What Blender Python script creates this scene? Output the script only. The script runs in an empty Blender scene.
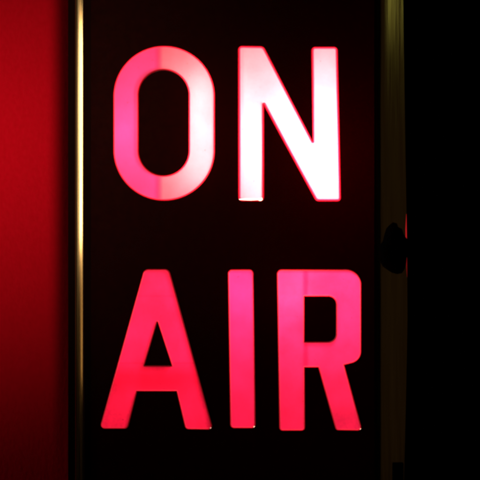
import bpy, bmesh, math, random
from mathutils import Vector
from mathutils.geometry import tessellate_polygon

# ------------------------------------------------------------------ camera, world, lamps
SC = bpy.context.scene
COL = SC.collection
CAM_Y = -1.5

def px(x, y):                       # photo pixel -> metres on the sign's face (1 px = 1 mm)
    return ((x - 240.0) / 1000.0, (240.0 - y) / 1000.0)

cam = bpy.data.objects.new('camera', bpy.data.cameras.new('camera'))
COL.objects.link(cam)
cam.location = (0, CAM_Y, 0)
cam.rotation_euler = (math.radians(90), 0, 0)
cam.data.sensor_width = 36
cam.data.lens = 36 * 1.5 / 0.48
cam.data.clip_start = 0.01
cam.data.clip_end = 100
SC.camera = cam

W = bpy.data.worlds.new('World')
SC.world = W
W.use_nodes = True
W.node_tree.nodes['Background'].inputs['Color'].default_value = (0, 0, 0, 1)
W.node_tree.nodes['Background'].inputs['Strength'].default_value = 0.0

SC.view_settings.view_transform = 'Standard'
SC.view_settings.look = 'None'
SC.view_settings.exposure = 0
SC.view_settings.gamma = 1
SC.cycles.filter_width = 3.0
SC.cycles.sample_clamp_indirect = 8

def lamp(name, kind, loc, target, energy, color, **kw):
    d = bpy.data.lights.new(name, kind)
    d.energy = energy
    d.color = color
    for k, v in kw.items():
        setattr(d, k, v)
    o = bpy.data.objects.new(name, d)
    COL.objects.link(o)
    o.location = loc
    if target is not None:
        o.rotation_euler = (Vector(target) - Vector(loc)).to_track_quat('-Z', 'Y').to_euler()
    return o

# warm room spot that lights the red wall beside the sign
lamp('room_spot', 'SPOT', (0.095, -1.05, 0.30), (-0.266, 0.08, 0.102), 54, (1.0, 0.78, 0.50),
     spot_size=math.radians(21.5), spot_blend=1.0, shadow_soft_size=0.17)
# tall strip lamp mirrored as the long streak in the brass bead, and a dimmer one added below to lengthen it
lamp('strip_lamp', 'AREA', (-1.033, -0.218, 0.168), (-0.16, 0, 0.168), 1.05, (1.0, 0.94, 0.82),
     shape='RECTANGLE', size=0.075, size_y=0.34)
lamp('strip_lamp', 'AREA', (-1.025, -0.245, -0.10), (-0.16, 0, -0.10), 0.030, (1.0, 0.74, 0.42),
     shape='RECTANGLE', size=0.025, size_y=0.24)
# added fill panel standing in for dim room light behind the camera
lamp('room_fill', 'AREA', (0.2, -2.6, 0.1), (0.1, 0, 0), 0.11, (1.0, 0.66, 0.34),
     shape='RECTANGLE', size=1.6, size_y=1.6)
# small greenish light added to put a sheen on the upper right rail
lamp('sheen_light', 'AREA', (0.30, -1.6, 0.54), (0.15, 0, 0.22), 0.05, (0.80, 1.0, 0.38),
     shape='RECTANGLE', size=0.30, size_y=0.20)
# bulbs inside the light box; weak tinted ones added to brighten single letters
lamp('box_light', 'POINT', (0.085, 0.070, 0.085), None, 4.4, (1.0, 0.86, 0.78), shadow_soft_size=0.02)
lamp('box_tube', 'AREA', (-0.040, 0.024, 0.112), (-0.040, 0, 0.112), 0.24, (1.0, 0.95, 0.62),
     shape='RECTANGLE', size=0.010, size_y=0.110)
lamp('box_light', 'POINT', (-0.118, 0.042, 0.112), None, 0.26, (1.0, 0.90, 0.86), shadow_soft_size=0.02)
lamp('box_light', 'POINT', (0.012, 0.045, 0.110), None, 0.35, (1.0, 0.90, 0.86), shadow_soft_size=0.02)
lamp('box_light', 'POINT', (-0.092, 0.060, -0.170), None, 0.022, (1.0, 0.4, 0.4), shadow_soft_size=0.02)
lamp('box_light', 'POINT', (0.060, 0.060, -0.175), None, 0.022, (1.0, 0.4, 0.4), shadow_soft_size=0.02)
lamp('box_light', 'POINT', (0.010, 0.055, -0.055), None, 0.40, (1.0, 0.86, 0.96), shadow_soft_size=0.02)
lamp('box_light', 'POINT', (0.050, 0.030, -0.046), None, 0.15, (1.0, 1.0, 0.4), shadow_soft_size=0.01)
lamp('box_light', 'POINT', (-0.112, 0.040, -0.095), None, 0.05, (1.0, 0.9, 0.9), shadow_soft_size=0.01)
lamp('box_light', 'POINT', (0.098, 0.035, -0.085), None, 0.05, (1.0, 0.86, 0.96), shadow_soft_size=0.01)

# ------------------------------------------------------------------ materials
class NT:
    def __init__(s, name):
        s.m = bpy.data.materials.new(name)
        s.m.use_nodes = True
        s.t = s.m.node_tree
        s.t.nodes.clear()
        s.out = s.t.nodes.new('ShaderNodeOutputMaterial')
    def n(s, typ, **kw):
        o = s.t.nodes.new('ShaderNode' + typ)
        for k, v in kw.items():
            setattr(o, k, v)
        return o
    def l(s, a, b):
        s.t.links.new(a, b)

def noise(N, scale, detail, coord, mapscale=(1, 1, 1)):
    mp = N.n('Mapping')
    mp.inputs['Scale'].default_value = mapscale
    N.l(coord, mp.inputs['Vector'])
    nz = N.n('TexNoise')
    nz.inputs['Scale'].default_value = scale
    nz.inputs['Detail'].default_value = detail
    N.l(mp.outputs['Vector'], nz.inputs['Vector'])
    return nz.outputs['Fac']

def ramp(N, fac, c0, c1, p0=0.3, p1=0.7):
    r = N.n('ValToRGB')
    e = r.color_ramp.elements
    e[0].position, e[1].position = p0, p1
    e[0].color, e[1].color = (*c0, 1), (*c1, 1)
    N.l(fac, r.inputs['Fac'])
    return r.outputs['Color']

def pbr(name, c0, c1, rough0, rough1, metal=0.0, scale=30, mapscale=(1, 1, 1), bump=0.1,
        bdist=0.001, spec=0.5):
    N = NT(name)
    tc = N.n('TexCoord')
    b = N.n('BsdfPrincipled')
    f = noise(N, scale, 5, tc.outputs['Object'], mapscale)
    N.l(ramp(N, f, c0, c1), b.inputs['Base Color'])
    f2 = noise(N, scale * 2.3, 4, tc.outputs['Object'], mapscale)
    N.l(ramp(N, f2, (rough0,) * 3, (rough1,) * 3), b.inputs['Roughness'])
    b.inputs['Metallic'].default_value = metal
    b.inputs['Specular IOR Level'].default_value = spec
    if bump:
        bp = N.n('Bump')
        bp.inputs['Strength'].default_value = bump
        bp.inputs['Distance'].default_value = bdist
        N.l(f, bp.inputs['Height'])
        N.l(bp.outputs['Normal'], b.inputs['Normal'])
    N.l(b.outputs['BSDF'], N.out.inputs['Surface'])
    return N.m

M_WALL = pbr('red_wall_paint', (0.52, 0.0004, 0.009), (0.58, 0.0006, 0.012), 0.55, 0.75, scale=260,
             mapscale=(1.0, 1.0, 0.6), bump=0.6, bdist=0.0012, spec=0.03)
M_BRASS = pbr('aged_brass', (0.62, 0.36, 0.12), (0.74, 0.47, 0.19), 0.12, 0.20, metal=1, scale=220,
              mapscale=(1, 1, 0.02), bump=0.10, bdist=0.0003)
M_RAIL = pbr('brushed_brass', (0.50, 0.33, 0.13), (0.70, 0.50, 0.22), 0.10, 0.20, metal=1, scale=260,
             mapscale=(1, 1, 0.03), bump=0.30, bdist=0.0004)
M_FACE = pbr('black_face_paint', (0.010, 0.0010, 0.0008), (0.016, 0.0014, 0.0010), 0.6, 0.75, scale=120,
             bump=0.06, spec=0.025)
# faint red translucency added to the black paint to imitate bloom around the N
_t = M_FACE.node_tree
_tr = _t.nodes.new('ShaderNodeBsdfTranslucent'); _tr.inputs['Color'].default_value = (0.0006, 0, 0, 1)
_ad = _t.nodes.new('ShaderNodeAddShader')
_o = next(n for n in _t.nodes if n.type == 'OUTPUT_MATERIAL')
_p = next(n for n in _t.nodes if n.type == 'BSDF_PRINCIPLED')
_t.links.new(_p.outputs[0], _ad.inputs[0]); _t.links.new(_tr.outputs[0], _ad.inputs[1])
_t.links.new(_ad.outputs[0], _o.inputs['Surface'])
M_LIP = pbr('black_lip_paint', (0.007, 0.0015, 0.001), (0.010, 0.002, 0.0015), 0.6, 0.8, scale=200,
            mapscale=(1, 1, 0.05), bump=0.1, spec=0.02)
M_BLACK = pbr('matt_black_lump', (0.001, 0.001, 0.001), (0.002, 0.002, 0.002), 0.6, 0.8, scale=160,
              bump=0.3, spec=0.02)
M_BOX = pbr('grey_box_enamel', (0.36, 0.35, 0.35), (0.42, 0.41, 0.40), 0.6, 0.7, scale=40, bump=0)

def film(name, c, c2=None, edge=None, stripe=None, dirt=0.16, axis='X', spots=None):
    """Backlit tinted film: c left/below of 'edge', c2 beyond it; 'seam' is a darker overlap line."""
    N = NT(name)
    tc = N.n('TexCoord')
    sep = N.n('SeparateXYZ')
    N.l(tc.outputs['Object'], sep.inputs[0])
    rgb = N.n('RGB')
    rgb.outputs[0].default_value = (*c, 1)
    col = rgb.outputs[0]
    def band(lo, hi):
        mr = N.n('MapRange')
        mr.clamp = True
        mr.inputs['From Min'].default_value = lo
        mr.inputs['From Max'].default_value = hi
        N.l(sep.outputs[axis], mr.inputs['Value'])
        return mr.outputs['Result']
    def mix(fac, a, b, mode='MIX'):
        mx = N.n('Mix', data_type='RGBA', blend_type=mode)
        if isinstance(fac, float):
            mx.inputs[0].default_value = fac
        else:
            N.l(fac, mx.inputs[0])
        N.l(a, mx.inputs[6])
        if isinstance(b, tuple):
            mx.inputs[7].default_value = (*b, 1)
        else:
            N.l(b, mx.inputs[7])
        return mx.outputs[2]
    if c2:
        col = mix(band(edge - 0.003, edge + 0.003), col, c2)
    if stripe:
        for s0, wd, st in stripe:
            a = band(s0 - wd, s0 - wd * 0.2)
            b = band(s0 + wd, s0 + wd * 0.2)
            mm = N.n('Math', operation='MULTIPLY')
            N.l(a, mm.inputs[0]); N.l(b, mm.inputs[1])
            col = mix(mm.outputs[0], col, st, 'MULTIPLY')
    d1 = noise(N, 30, 5, tc.outputs['Object'])
    col = mix(dirt, col, ramp(N, d1, (0.25, 0.12, 0.16), (1, 1, 1), 0.38, 0.60), 'MULTIPLY')
    d3 = noise(N, 230, 2, tc.outputs['Object'])
    col = mix(0.35, col, ramp(N, d3, (1, 1, 1), (0.2, 0.1, 0.1), 0.72, 0.76), 'MULTIPLY')
    d2 = noise(N, 420, 3, tc.outputs['Object'])
    col = mix(dirt * 0.4, col, ramp(N, d2, (0.35, 0.35, 0.35), (1, 1, 1), 0.35, 0.6), 'MULTIPLY')
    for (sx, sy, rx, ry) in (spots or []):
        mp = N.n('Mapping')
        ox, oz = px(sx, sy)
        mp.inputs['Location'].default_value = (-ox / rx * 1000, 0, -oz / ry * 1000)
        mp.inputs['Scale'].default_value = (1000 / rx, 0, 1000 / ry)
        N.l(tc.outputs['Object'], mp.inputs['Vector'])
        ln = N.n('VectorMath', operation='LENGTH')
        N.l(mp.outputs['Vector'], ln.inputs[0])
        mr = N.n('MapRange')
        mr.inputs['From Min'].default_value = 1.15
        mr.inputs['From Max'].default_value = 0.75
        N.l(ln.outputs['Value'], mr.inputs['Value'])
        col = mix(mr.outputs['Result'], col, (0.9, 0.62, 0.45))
    tr = N.n('BsdfTranslucent')
    N.l(col, tr.inputs['Color'])
    gl = N.n('BsdfGlossy')
    gl.inputs['Roughness'].default_value = 0.4
    gl.inputs['Color'].default_value = (0.02, 0.02, 0.02, 1)
    ad = N.n('AddShader')
    N.l(tr.outputs[0], ad.inputs[0]); N.l(gl.outputs[0], ad.inputs[1])
    N.l(ad.outputs[0], N.out.inputs['Surface'])
    return N.m

DEEP = (0.85, 0.0125, 0.072)
M_O = film('pale_and_pink_film', (0.50, 0.021, 0.098), (0.55, 0.060, 0.086), -0.0800,
           [(-0.0815, 0.0050, (0.85, 0.60, 0.65))])
M_N = film('pale_film', (0.75, 0.115, 0.140))  # one even tint, paler than the other letters
M_A = film('deep_red_film', (1.0, 0.0125, 0.069), None, None,
           [(-0.056, 0.0015, (0.9, 0.75, 0.85)), (-0.123, 0.0012, (0.85, 0.7, 0.8)), (-0.1385, 0.017, (0.88, 0.55, 0.6))],
           axis='Z', dirt=0.30)
M_I = film('red_film', DEEP, dirt=0.22)
M_R = film('seamed_red_film', (0.85, 0.0140, 0.074), None, None, [(0.0655, 0.004, (0.8, 0.5, 0.65))], dirt=0.30)
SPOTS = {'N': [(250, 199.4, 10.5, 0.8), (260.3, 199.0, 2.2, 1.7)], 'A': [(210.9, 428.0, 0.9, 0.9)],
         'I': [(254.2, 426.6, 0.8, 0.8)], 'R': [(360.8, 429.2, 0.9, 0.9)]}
BLOOMC = [(0.50, 0.022, 0.045), (0.30, 0.003, 0.010), (0.07, 0.0003, 0.001)]  # pink to dark red steps, bloom put into the rim colour
M_BLOOM = {ch: [film('bloom_film', c, dirt=0.05, spots=SPOTS.get(ch)) for c in BLOOMC] for ch in 'ONAIR'}

# ------------------------------------------------------------------ mesh helpers
def mesh_obj(name, verts, faces, mat, parent=None, smooth=False, auto=None):
    me = bpy.data.meshes.new(name)
    me.from_pydata(verts, [], faces)
    bm = bmesh.new(); bm.from_mesh(me)
    bmesh.ops.remove_doubles(bm, verts=bm.verts, dist=1e-6)
    bmesh.ops.recalc_face_normals(bm, faces=bm.faces)
    if auto is not None:
        for f in bm.faces:
            f.smooth = True
        for e in bm.edges:
            if len(e.link_faces) == 2 and e.calc_face_angle(0) > math.radians(auto):
                e.smooth = False
    bm.to_mesh(me); bm.free()
    if smooth:
        for p in me.polygons:
            p.use_smooth = True
    me.materials.append(mat)
    o = bpy.data.objects.new(name, me)
    COL.objects.link(o)
    if parent:
        o.parent = parent
    return o

def box_vf(x0, x1, y0, y1, z0, z1, V, F):
    b = len(V)
    V += [(x, y, z) for x in (x0, x1) for y in (y0, y1) for z in (z0, z1)]
    F += [tuple(b + i for i in q) for q in
          ((0, 1, 3, 2), (4, 6, 7, 5), (0, 4, 5, 1), (2, 3, 7, 6), (0, 2, 6, 4), (1, 5, 7, 3))]

def rounded(pts, rads, seg=7):
    """closed polygon with each corner rounded by its radius"""
    out = []
    n = len(pts)
    for i in range(n):
        p = Vector(pts[i]); a = Vector(pts[i - 1]); b = Vector(pts[(i + 1) % n])
        r = rads[i] if isinstance(rads, (list, tuple)) else rads
        u = (a - p).normalized(); v = (b - p).normalized()
        ang = u.angle(v)
        if r <= 0.01 or ang > math.pi - 0.02:
            out.append(tuple(p)); continue
        d = min(r / math.tan(ang / 2), 0.499 * min((a - p).length, (b - p).length))
        rr = d * math.tan(ang / 2)
        c = p + (u + v).normalized() * (rr / math.sin(ang / 2))
        s = p + u * d - c; e = p + v * d - c
        a0 = math.atan2(s.y, s.x); a1 = math.atan2(e.y, e.x)
        da = (a1 - a0 + math.pi) % (2 * math.pi) - math.pi
        k = max(seg, int(abs(da) * rr / 1.0))
        for j in range(k + 1):
            t = a0 + da * j / k
            out.append((c.x + rr * math.cos(t), c.y + rr * math.sin(t)))
    res = []
    for p in out:
        if not res or (Vector(p) - Vector(res[-1])).length > 0.02:
            res.append(p)
    if (Vector(res[0]) - Vector(res[-1])).length < 0.02:
        res.pop()
    return res

def area(p):
    return 0.5 * sum(p[i - 1][0] * p[i][1] - p[i][0] * p[i - 1][1] for i in range(len(p)))

def offset(p, d):
    """grow a closed outline by d (outwards for its own area)"""
    s = 1 if area(p) > 0 else -1
    n = len(p); out = []
    for i in range(n):
        a = Vector(p[i - 1]); b = Vector(p[i]); c = Vector(p[(i + 1) % n])
        n1 = (b - a).normalized(); n2 = (c - b).normalized()
        m1 = Vector((n1.y, -n1.x)) * s; m2 = Vector((n2.y, -n2.x)) * s
        m = m1 + m2
        k = max(0.4, 1 + m1.dot(m2))
        out.append(tuple(b + m * (d / k)))
    return out

def fill(loops, y, V, F):
    """fill outline + holes (pixel coords) as triangles at depth y"""
    polys = [[Vector((*px(*q), 0)) for q in lp] for lp in loops]
    flat = [v for pl in polys for v in pl]
    b = len(V)
    V += [(v.x, y, v.y) for v in flat]
    F += [tuple(b + i for i in t) for t in tessellate_polygon(polys)]

def ring(l0, y0, l1, y1, V, F):
    n = len(l0); b = len(V)
    for q in l0:
        x, z = px(*q); V.append((x, y0, z))
    for q in l1:
        x, z = px(*q); V.append((x, y1, z))
    for i in range(n):
        j = (i + 1) % n
        F.append((b + i, b + j, b + n + j, b + n + i))

# ------------------------------------------------------------------ letter outlines (pixels of the photograph)
L = {}
L['O'] = [rounded([(114, 46.6), (214.2, 46.6), (214.2, 200), (114.2, 200)], 49.9, 30),
          rounded([(138, 69.8), (189.4, 69.8), (189.4, 176), (138, 176)], 25.6, 24)]
L['N'] = [rounded([(239, 47), (263.2, 47.4), (313.2, 144.2), (312.2, 48), (336.7, 48), (339.8, 200.2),
                   (316.6, 200.2), (263.3, 102.5), (263.3, 200), (239.4, 200)],
                  [3, 5, .6, 3, 3, 2.5, 4, .6, 3, 3])]
L['A'] = [rounded([(144.6, 269.6), (168.8, 269.6), (212.6, 429), (186, 428.6), (177.0, 390.7), (136.8, 390.7),
                   (127.4, 428), (100.2, 428)], [5, 5, 3.5, 3.5, .6, .6, 3.5, 3.5]),
          rounded([(157.4, 319.4), (172.6, 366), (143.5, 366)], [.8, .8, .8])]
L['I'] = [rounded([(228.5, 270), (252.9, 270), (255.1, 427.5), (230.8, 427.5)], 3.5)]
L['R'] = [rounded([(277.4, 270), (331, 270), (360.6, 270), (360.6, 360), (343.6, 364.6), (361.6, 430),
                   (336.2, 429.6), (318.6, 366.8), (304.1, 366.8), (304.5, 430), (279.8, 430)],
                  [4, 0, 27, 24, 0, 3, 3, .8, .6, 3, 3]),
          rounded([(303.9, 295.9), (336.6, 295.9), (336.6, 342.2), (303.9, 342.2)], [.6, 8.5, 8.5, .6])]
BLOOMW = {'O': 2.0, 'N': 2.8, 'A': 1.5, 'I': 1.7, 'R': 1.7}
FILM = {'O': M_O, 'N': M_N, 'A': M_A, 'I': M_I, 'R': M_R}
LAB = {'O': 'letter O, pink on its left half and cream on its right',
       'N': 'letter N, glowing almost white', 'A': 'letter A, glowing deep red',
       'I': 'letter I, pink at the top and red at the foot',
       'R': 'letter R, pink bowl and red leg'}

# ------------------------------------------------------------------ wall
TOPZ, BOTZ = 0.31, -0.31
V, F = [], []
nx, nz = 30, 60
x0, x1, z0, z1, yw = -0.9, -0.10, -0.9, 0.9, 0.08
box_vf(x0, x1, yw, yw + 0.1, z0, z1, V, F)
wall = mesh_obj('wall', V, F, M_WALL)
wall['kind'] = 'structure'
wall['label'] = 'red painted wall behind the left edge of the sign'

# ------------------------------------------------------------------ the sign
sign = bpy.data.objects.new('lighted_sign', None)
COL.objects.link(sign)
sign['label'] = 'black ON AIR light box sign with red glowing letters in a brass frame'
sign['category'] = 'sign'

# housing: open-fronted white box (thick walls), black outside
V, F = [], []
XL, XR = -0.158, 0.150
box_vf(XL, XL + 0.004, 0.003, 0.11, BOTZ, TOPZ, V, F)
box_vf(XR - 0.004, XR, 0.003, 0.11, BOTZ, TOPZ, V, F)
box_vf(XL + 0.004, XR - 0.004, 0.003, 0.11, TOPZ - 0.004, TOPZ, V, F)
box_vf(XL + 0.004, XR - 0.004, 0.003, 0.11, BOTZ, BOTZ + 0.004, V, F)
box_vf(XL + 0.004, XR - 0.004, 0.106, 0.11, BOTZ + 0.004, TOPZ - 0.004, V, F)
mesh_obj('housing', V, F, M_BOX, sign)

# black face with letter cut-outs, 3 mm thick
rimloops, panes = [], {}
for ch, loops in L.items():
    w = BLOOMW[ch]
    inner = [offset(loops[0], -w * 0.55)] + [offset(h, w * 0.55) for h in loops[1:]]
    outer = [offset(loops[0], w * 0.45)] + [offset(h, -w * 0.45) for h in loops[1:]]
    panes[ch] = (inner, outer)
V, F = [], []
fx0, fx1, fz0, fz1 = 84.0, 378.0, -66.0, 546.0
rect = [(fx0, fz0), (fx1, fz0), (fx1, fz1), (fx0, fz1)]
for y in (0.0,):
    fill([rect] + [panes[c][1][0] for c in L], y, V, F)
    for c in L:
        for isl in panes[c][1][1:]:
            fill([isl], y, V, F)
for c in L:
    for lp in panes[c][1]:
        ring(lp, 0.0, lp, 0.0005, V, F)
ring(rect, 0.0, rect, 0.0022, V, F)
mesh_obj('face_panel', V, F, M_FACE, sign)

# letters: raised film windows with sloped rims graded in red to imitate lens bloom
RISE = -0.0016
for ch in L:
    inner, outer = panes[ch]
    RISE = -0.0032 if ch == 'N' else -0.0015  # N raised further to widen its imitated bloom on the face
    V, F = [], []
    fill(inner, RISE, V, F)
    lt = mesh_obj('letter', V, F, FILM[ch], sign)
    lt['label'] = LAB[ch]
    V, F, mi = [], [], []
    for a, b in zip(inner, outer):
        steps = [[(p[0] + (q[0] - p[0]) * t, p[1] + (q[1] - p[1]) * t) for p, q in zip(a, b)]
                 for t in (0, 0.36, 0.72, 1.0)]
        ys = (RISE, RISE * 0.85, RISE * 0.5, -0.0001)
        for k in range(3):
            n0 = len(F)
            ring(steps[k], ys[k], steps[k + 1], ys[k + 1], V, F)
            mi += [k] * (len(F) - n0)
    rm = mesh_obj('bloom_rim', V, F, M_BLOOM[ch][0], lt, smooth=True)
    for mm in M_BLOOM[ch][1:]:
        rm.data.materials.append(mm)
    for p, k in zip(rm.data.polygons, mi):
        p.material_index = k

# left brass bead: asymmetric rounded profile, gently falling to the right
prof = []
n = 36
h = 0.0
X0, X1 = px(74.8, 0)[0], px(83.8, 0)[0]
def tilt(t):
    keys = [(0, -46), (0.15, -42), (0.35, -38.2), (0.60, -35.6), (0.95, -33.4), (0.97, 20), (1, 62)]
    for (a, va), (b, vb) in zip(keys, keys[1:]):
        if t <= b:
            return va + (vb - va) * (t - a) / (b - a)
    return keys[-1][1]
hs = [0.0]
for i in range(n):
    hs.append(hs[-1] - math.tan(math.radians(tilt((i + 0.5) / n))) * (X1 - X0) / n)
base = hs[-1]
for i, hh in enumerate(hs):
    prof.append((X0 + (X1 - X0) * i / n, -0.0032 - (hh - base)))
prof = [(X0, 0.06)] + prof + [(X1, -0.0002), (X1, 0.0025), (px(82, 0)[0], 0.0025), (px(82, 0)[0], 0.06)]

def extrude(name, profile, stations, mat, parent, dx=lambda x, z: 0.0, auto=28):
    V, F = [], []
    m = len(profile)
    for z in stations:
        V += [(x + dx(x, z), y, z) for x, y in profile]
    for s in range(len(stations) - 1):
        for i in range(m):
            j = (i + 1) % m
            F.append((s * m + i, s * m + j, (s + 1) * m + j, (s + 1) * m + i))
    F.append(tuple(range(m)))
    F.append(tuple(range((len(stations) - 1) * m, len(stations) * m)))
    return mesh_obj(name, V, F, mat, parent, auto=auto)

st = [BOTZ - 0.004 + (TOPZ - BOTZ + 0.008) * i / 40 for i in range(41)]
lr = extrude('brass_bead', prof, st, M_BRASS, sign)
lr['label'] = 'left frame edge of rounded brass with a bright warm streak'

# right brushed rail: shallow channel whose outer edge bows slightly outwards
bow = [(-70, 402.0), (0, 403.2), (80, 404.6), (160, 405.8), (240, 407.2), (320, 407.8), (400, 406.2), (480, 404.2), (550, 403)]
def edge_x(z):
    y = 240 - z * 1000
    for (a, va), (b, vb) in zip(bow, bow[1:]):
        if y <= b:
            t = (y - a) / (b - a)
            return (va + (vb - va) * t - 240) / 1000
    return 0.163
RX0, RX1 = px(376.5, 0)[0], 0.166
rp = [(RX0, 0.0022), (RX0, -0.0016), (RX0 + 0.002, -0.0024), (RX0 + 0.0045, -0.0030), (RX0 + 0.009, -0.0034),
      (RX0 + 0.014, -0.0036), (RX0 + 0.019, -0.0036), (RX0 + 0.0235, -0.0034), (RX1 - 0.0006, -0.0032),
      (RX1, -0.0028), (RX1, 0.06), (RX1 - 0.012, 0.06), (RX1 - 0.012, 0.0022)]
def rdx(x, z):
    t = max(0.0, (x - RX0) / (RX1 - RX0))
    return (edge_x(z) - RX1) * t
rr = extrude('side_rail', rp, st, M_RAIL, sign, rdx)
rr['label'] = 'right frame rail of dull brushed brass, almost dark'

# thin black inner lips beside bead and rail
V, F = [], []
box_vf(px(84.6, 0)[0], px(91, 0)[0], -0.0011, -0.0003, BOTZ, TOPZ, V, F)
mesh_obj('inner_lip', V, F, M_LIP, sign)
V, F = [], []
box_vf(px(374.2, 0)[0], px(376.3, 0)[0], -0.0020, -0.0003, BOTZ, TOPZ, V, F)
mesh_obj('inner_lip', V, F, M_LIP, sign)

# black strip standing in for the shaded flank between bead and wall
V, F = [], []
box_vf(px(67.6, 0)[0], X0 - 0.0001, 0.004, 0.06, BOTZ, TOPZ, V, F)
mesh_obj('shade_strip', V, F, M_LIP, sign)

# top and bottom frame rails (just outside the photograph)
for z0, z1 in ((TOPZ + 0.0045, TOPZ + 0.020), (BOTZ - 0.020, BOTZ - 0.0045)):
    V, F = [], []
    box_vf(X0, 0.162, -0.004, 0.06, z0, z1, V, F)
    mesh_obj('end_rail', V, F, M_RAIL, sign)

# irregular black lump on the right rail
out = [(392.5, 222.3), (396.5, 223.5), (397.6, 227), (401.5, 229), (403.4, 234.5), (406.6, 239), (408.4, 245), (408.6, 251),
       (406.4, 257), (405.8, 263), (404.2, 269), (401.5, 273), (397, 274), (391.5, 272.6), (387.5, 270), (382.5, 266.5),
       (379.8, 261), (379.2, 253), (379.8, 245), (382.5, 241), (384, 234.5), (386, 228.5), (389, 225.2)]
rnd = random.Random(4)
V, F = [], []
cx, cy = 394.5, 250
levels = [(1.0, 0.0035), (1.0, -0.0045), (0.93, -0.0065), (0.80, -0.0085), (0.58, -0.0100), (0.30, -0.0108)]
m = len(out)
for k, (s, y) in enumerate(levels):
    for q in out:
        j = 1 + (rnd.uniform(-0.03, 0.03) if k > 1 else 0)
        x, z = px(cx + (q[0] - cx) * s * j, cy + (q[1] - cy) * s * j)
        V.append((x, y + (rnd.uniform(-0.0004, 0.0004) if k > 1 else 0), z))
for k in range(len(levels) - 1):
    for i in range(m):
        j = (i + 1) % m
        F.append((k * m + i, k * m + j, (k + 1) * m + j, (k + 1) * m + i))
F.append(tuple(range(m)))
F.append(tuple(range((len(levels) - 1) * m, len(levels) * m)))
lump = mesh_obj('knob', V, F, M_BLACK, sign, smooth=True)
lump['label'] = 'irregular matt black knob on the right rail'

# black block in place of the dark notch at the foot of the right rail
V, F = [], []
xa, za = px(392, 462); xb, zb = px(403.0, 500)
box_vf(xa, xb, -0.0060, -0.0030, zb, za, V, F)
o = mesh_obj('notch_block', V, F, M_BLACK, sign)
md = o.modifiers.new('bevel', 'BEVEL'); md.width = 0.0008; md.segments = 2

# red glints drawn as glowing strips on the rail's outer edge, above and below the knob
def glint_mat(st):
    N = NT('glint_glow')
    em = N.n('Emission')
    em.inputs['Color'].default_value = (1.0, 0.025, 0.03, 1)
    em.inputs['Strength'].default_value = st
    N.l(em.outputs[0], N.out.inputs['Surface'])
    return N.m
def stripe(ya, yb, w, st):
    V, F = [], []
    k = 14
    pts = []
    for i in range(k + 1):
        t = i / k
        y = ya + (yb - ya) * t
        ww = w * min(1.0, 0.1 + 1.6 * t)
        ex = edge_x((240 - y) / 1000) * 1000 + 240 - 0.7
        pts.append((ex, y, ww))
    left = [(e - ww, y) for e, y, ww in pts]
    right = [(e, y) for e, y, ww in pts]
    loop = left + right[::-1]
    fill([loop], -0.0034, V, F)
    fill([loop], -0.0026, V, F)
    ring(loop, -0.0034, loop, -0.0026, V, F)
    mesh_obj('red_glint', V, F, glint_mat(st), sign)
stripe(214, 241.5, 1.2, 0.42)
stripe(277, 257.5, 0.8, 0.16)
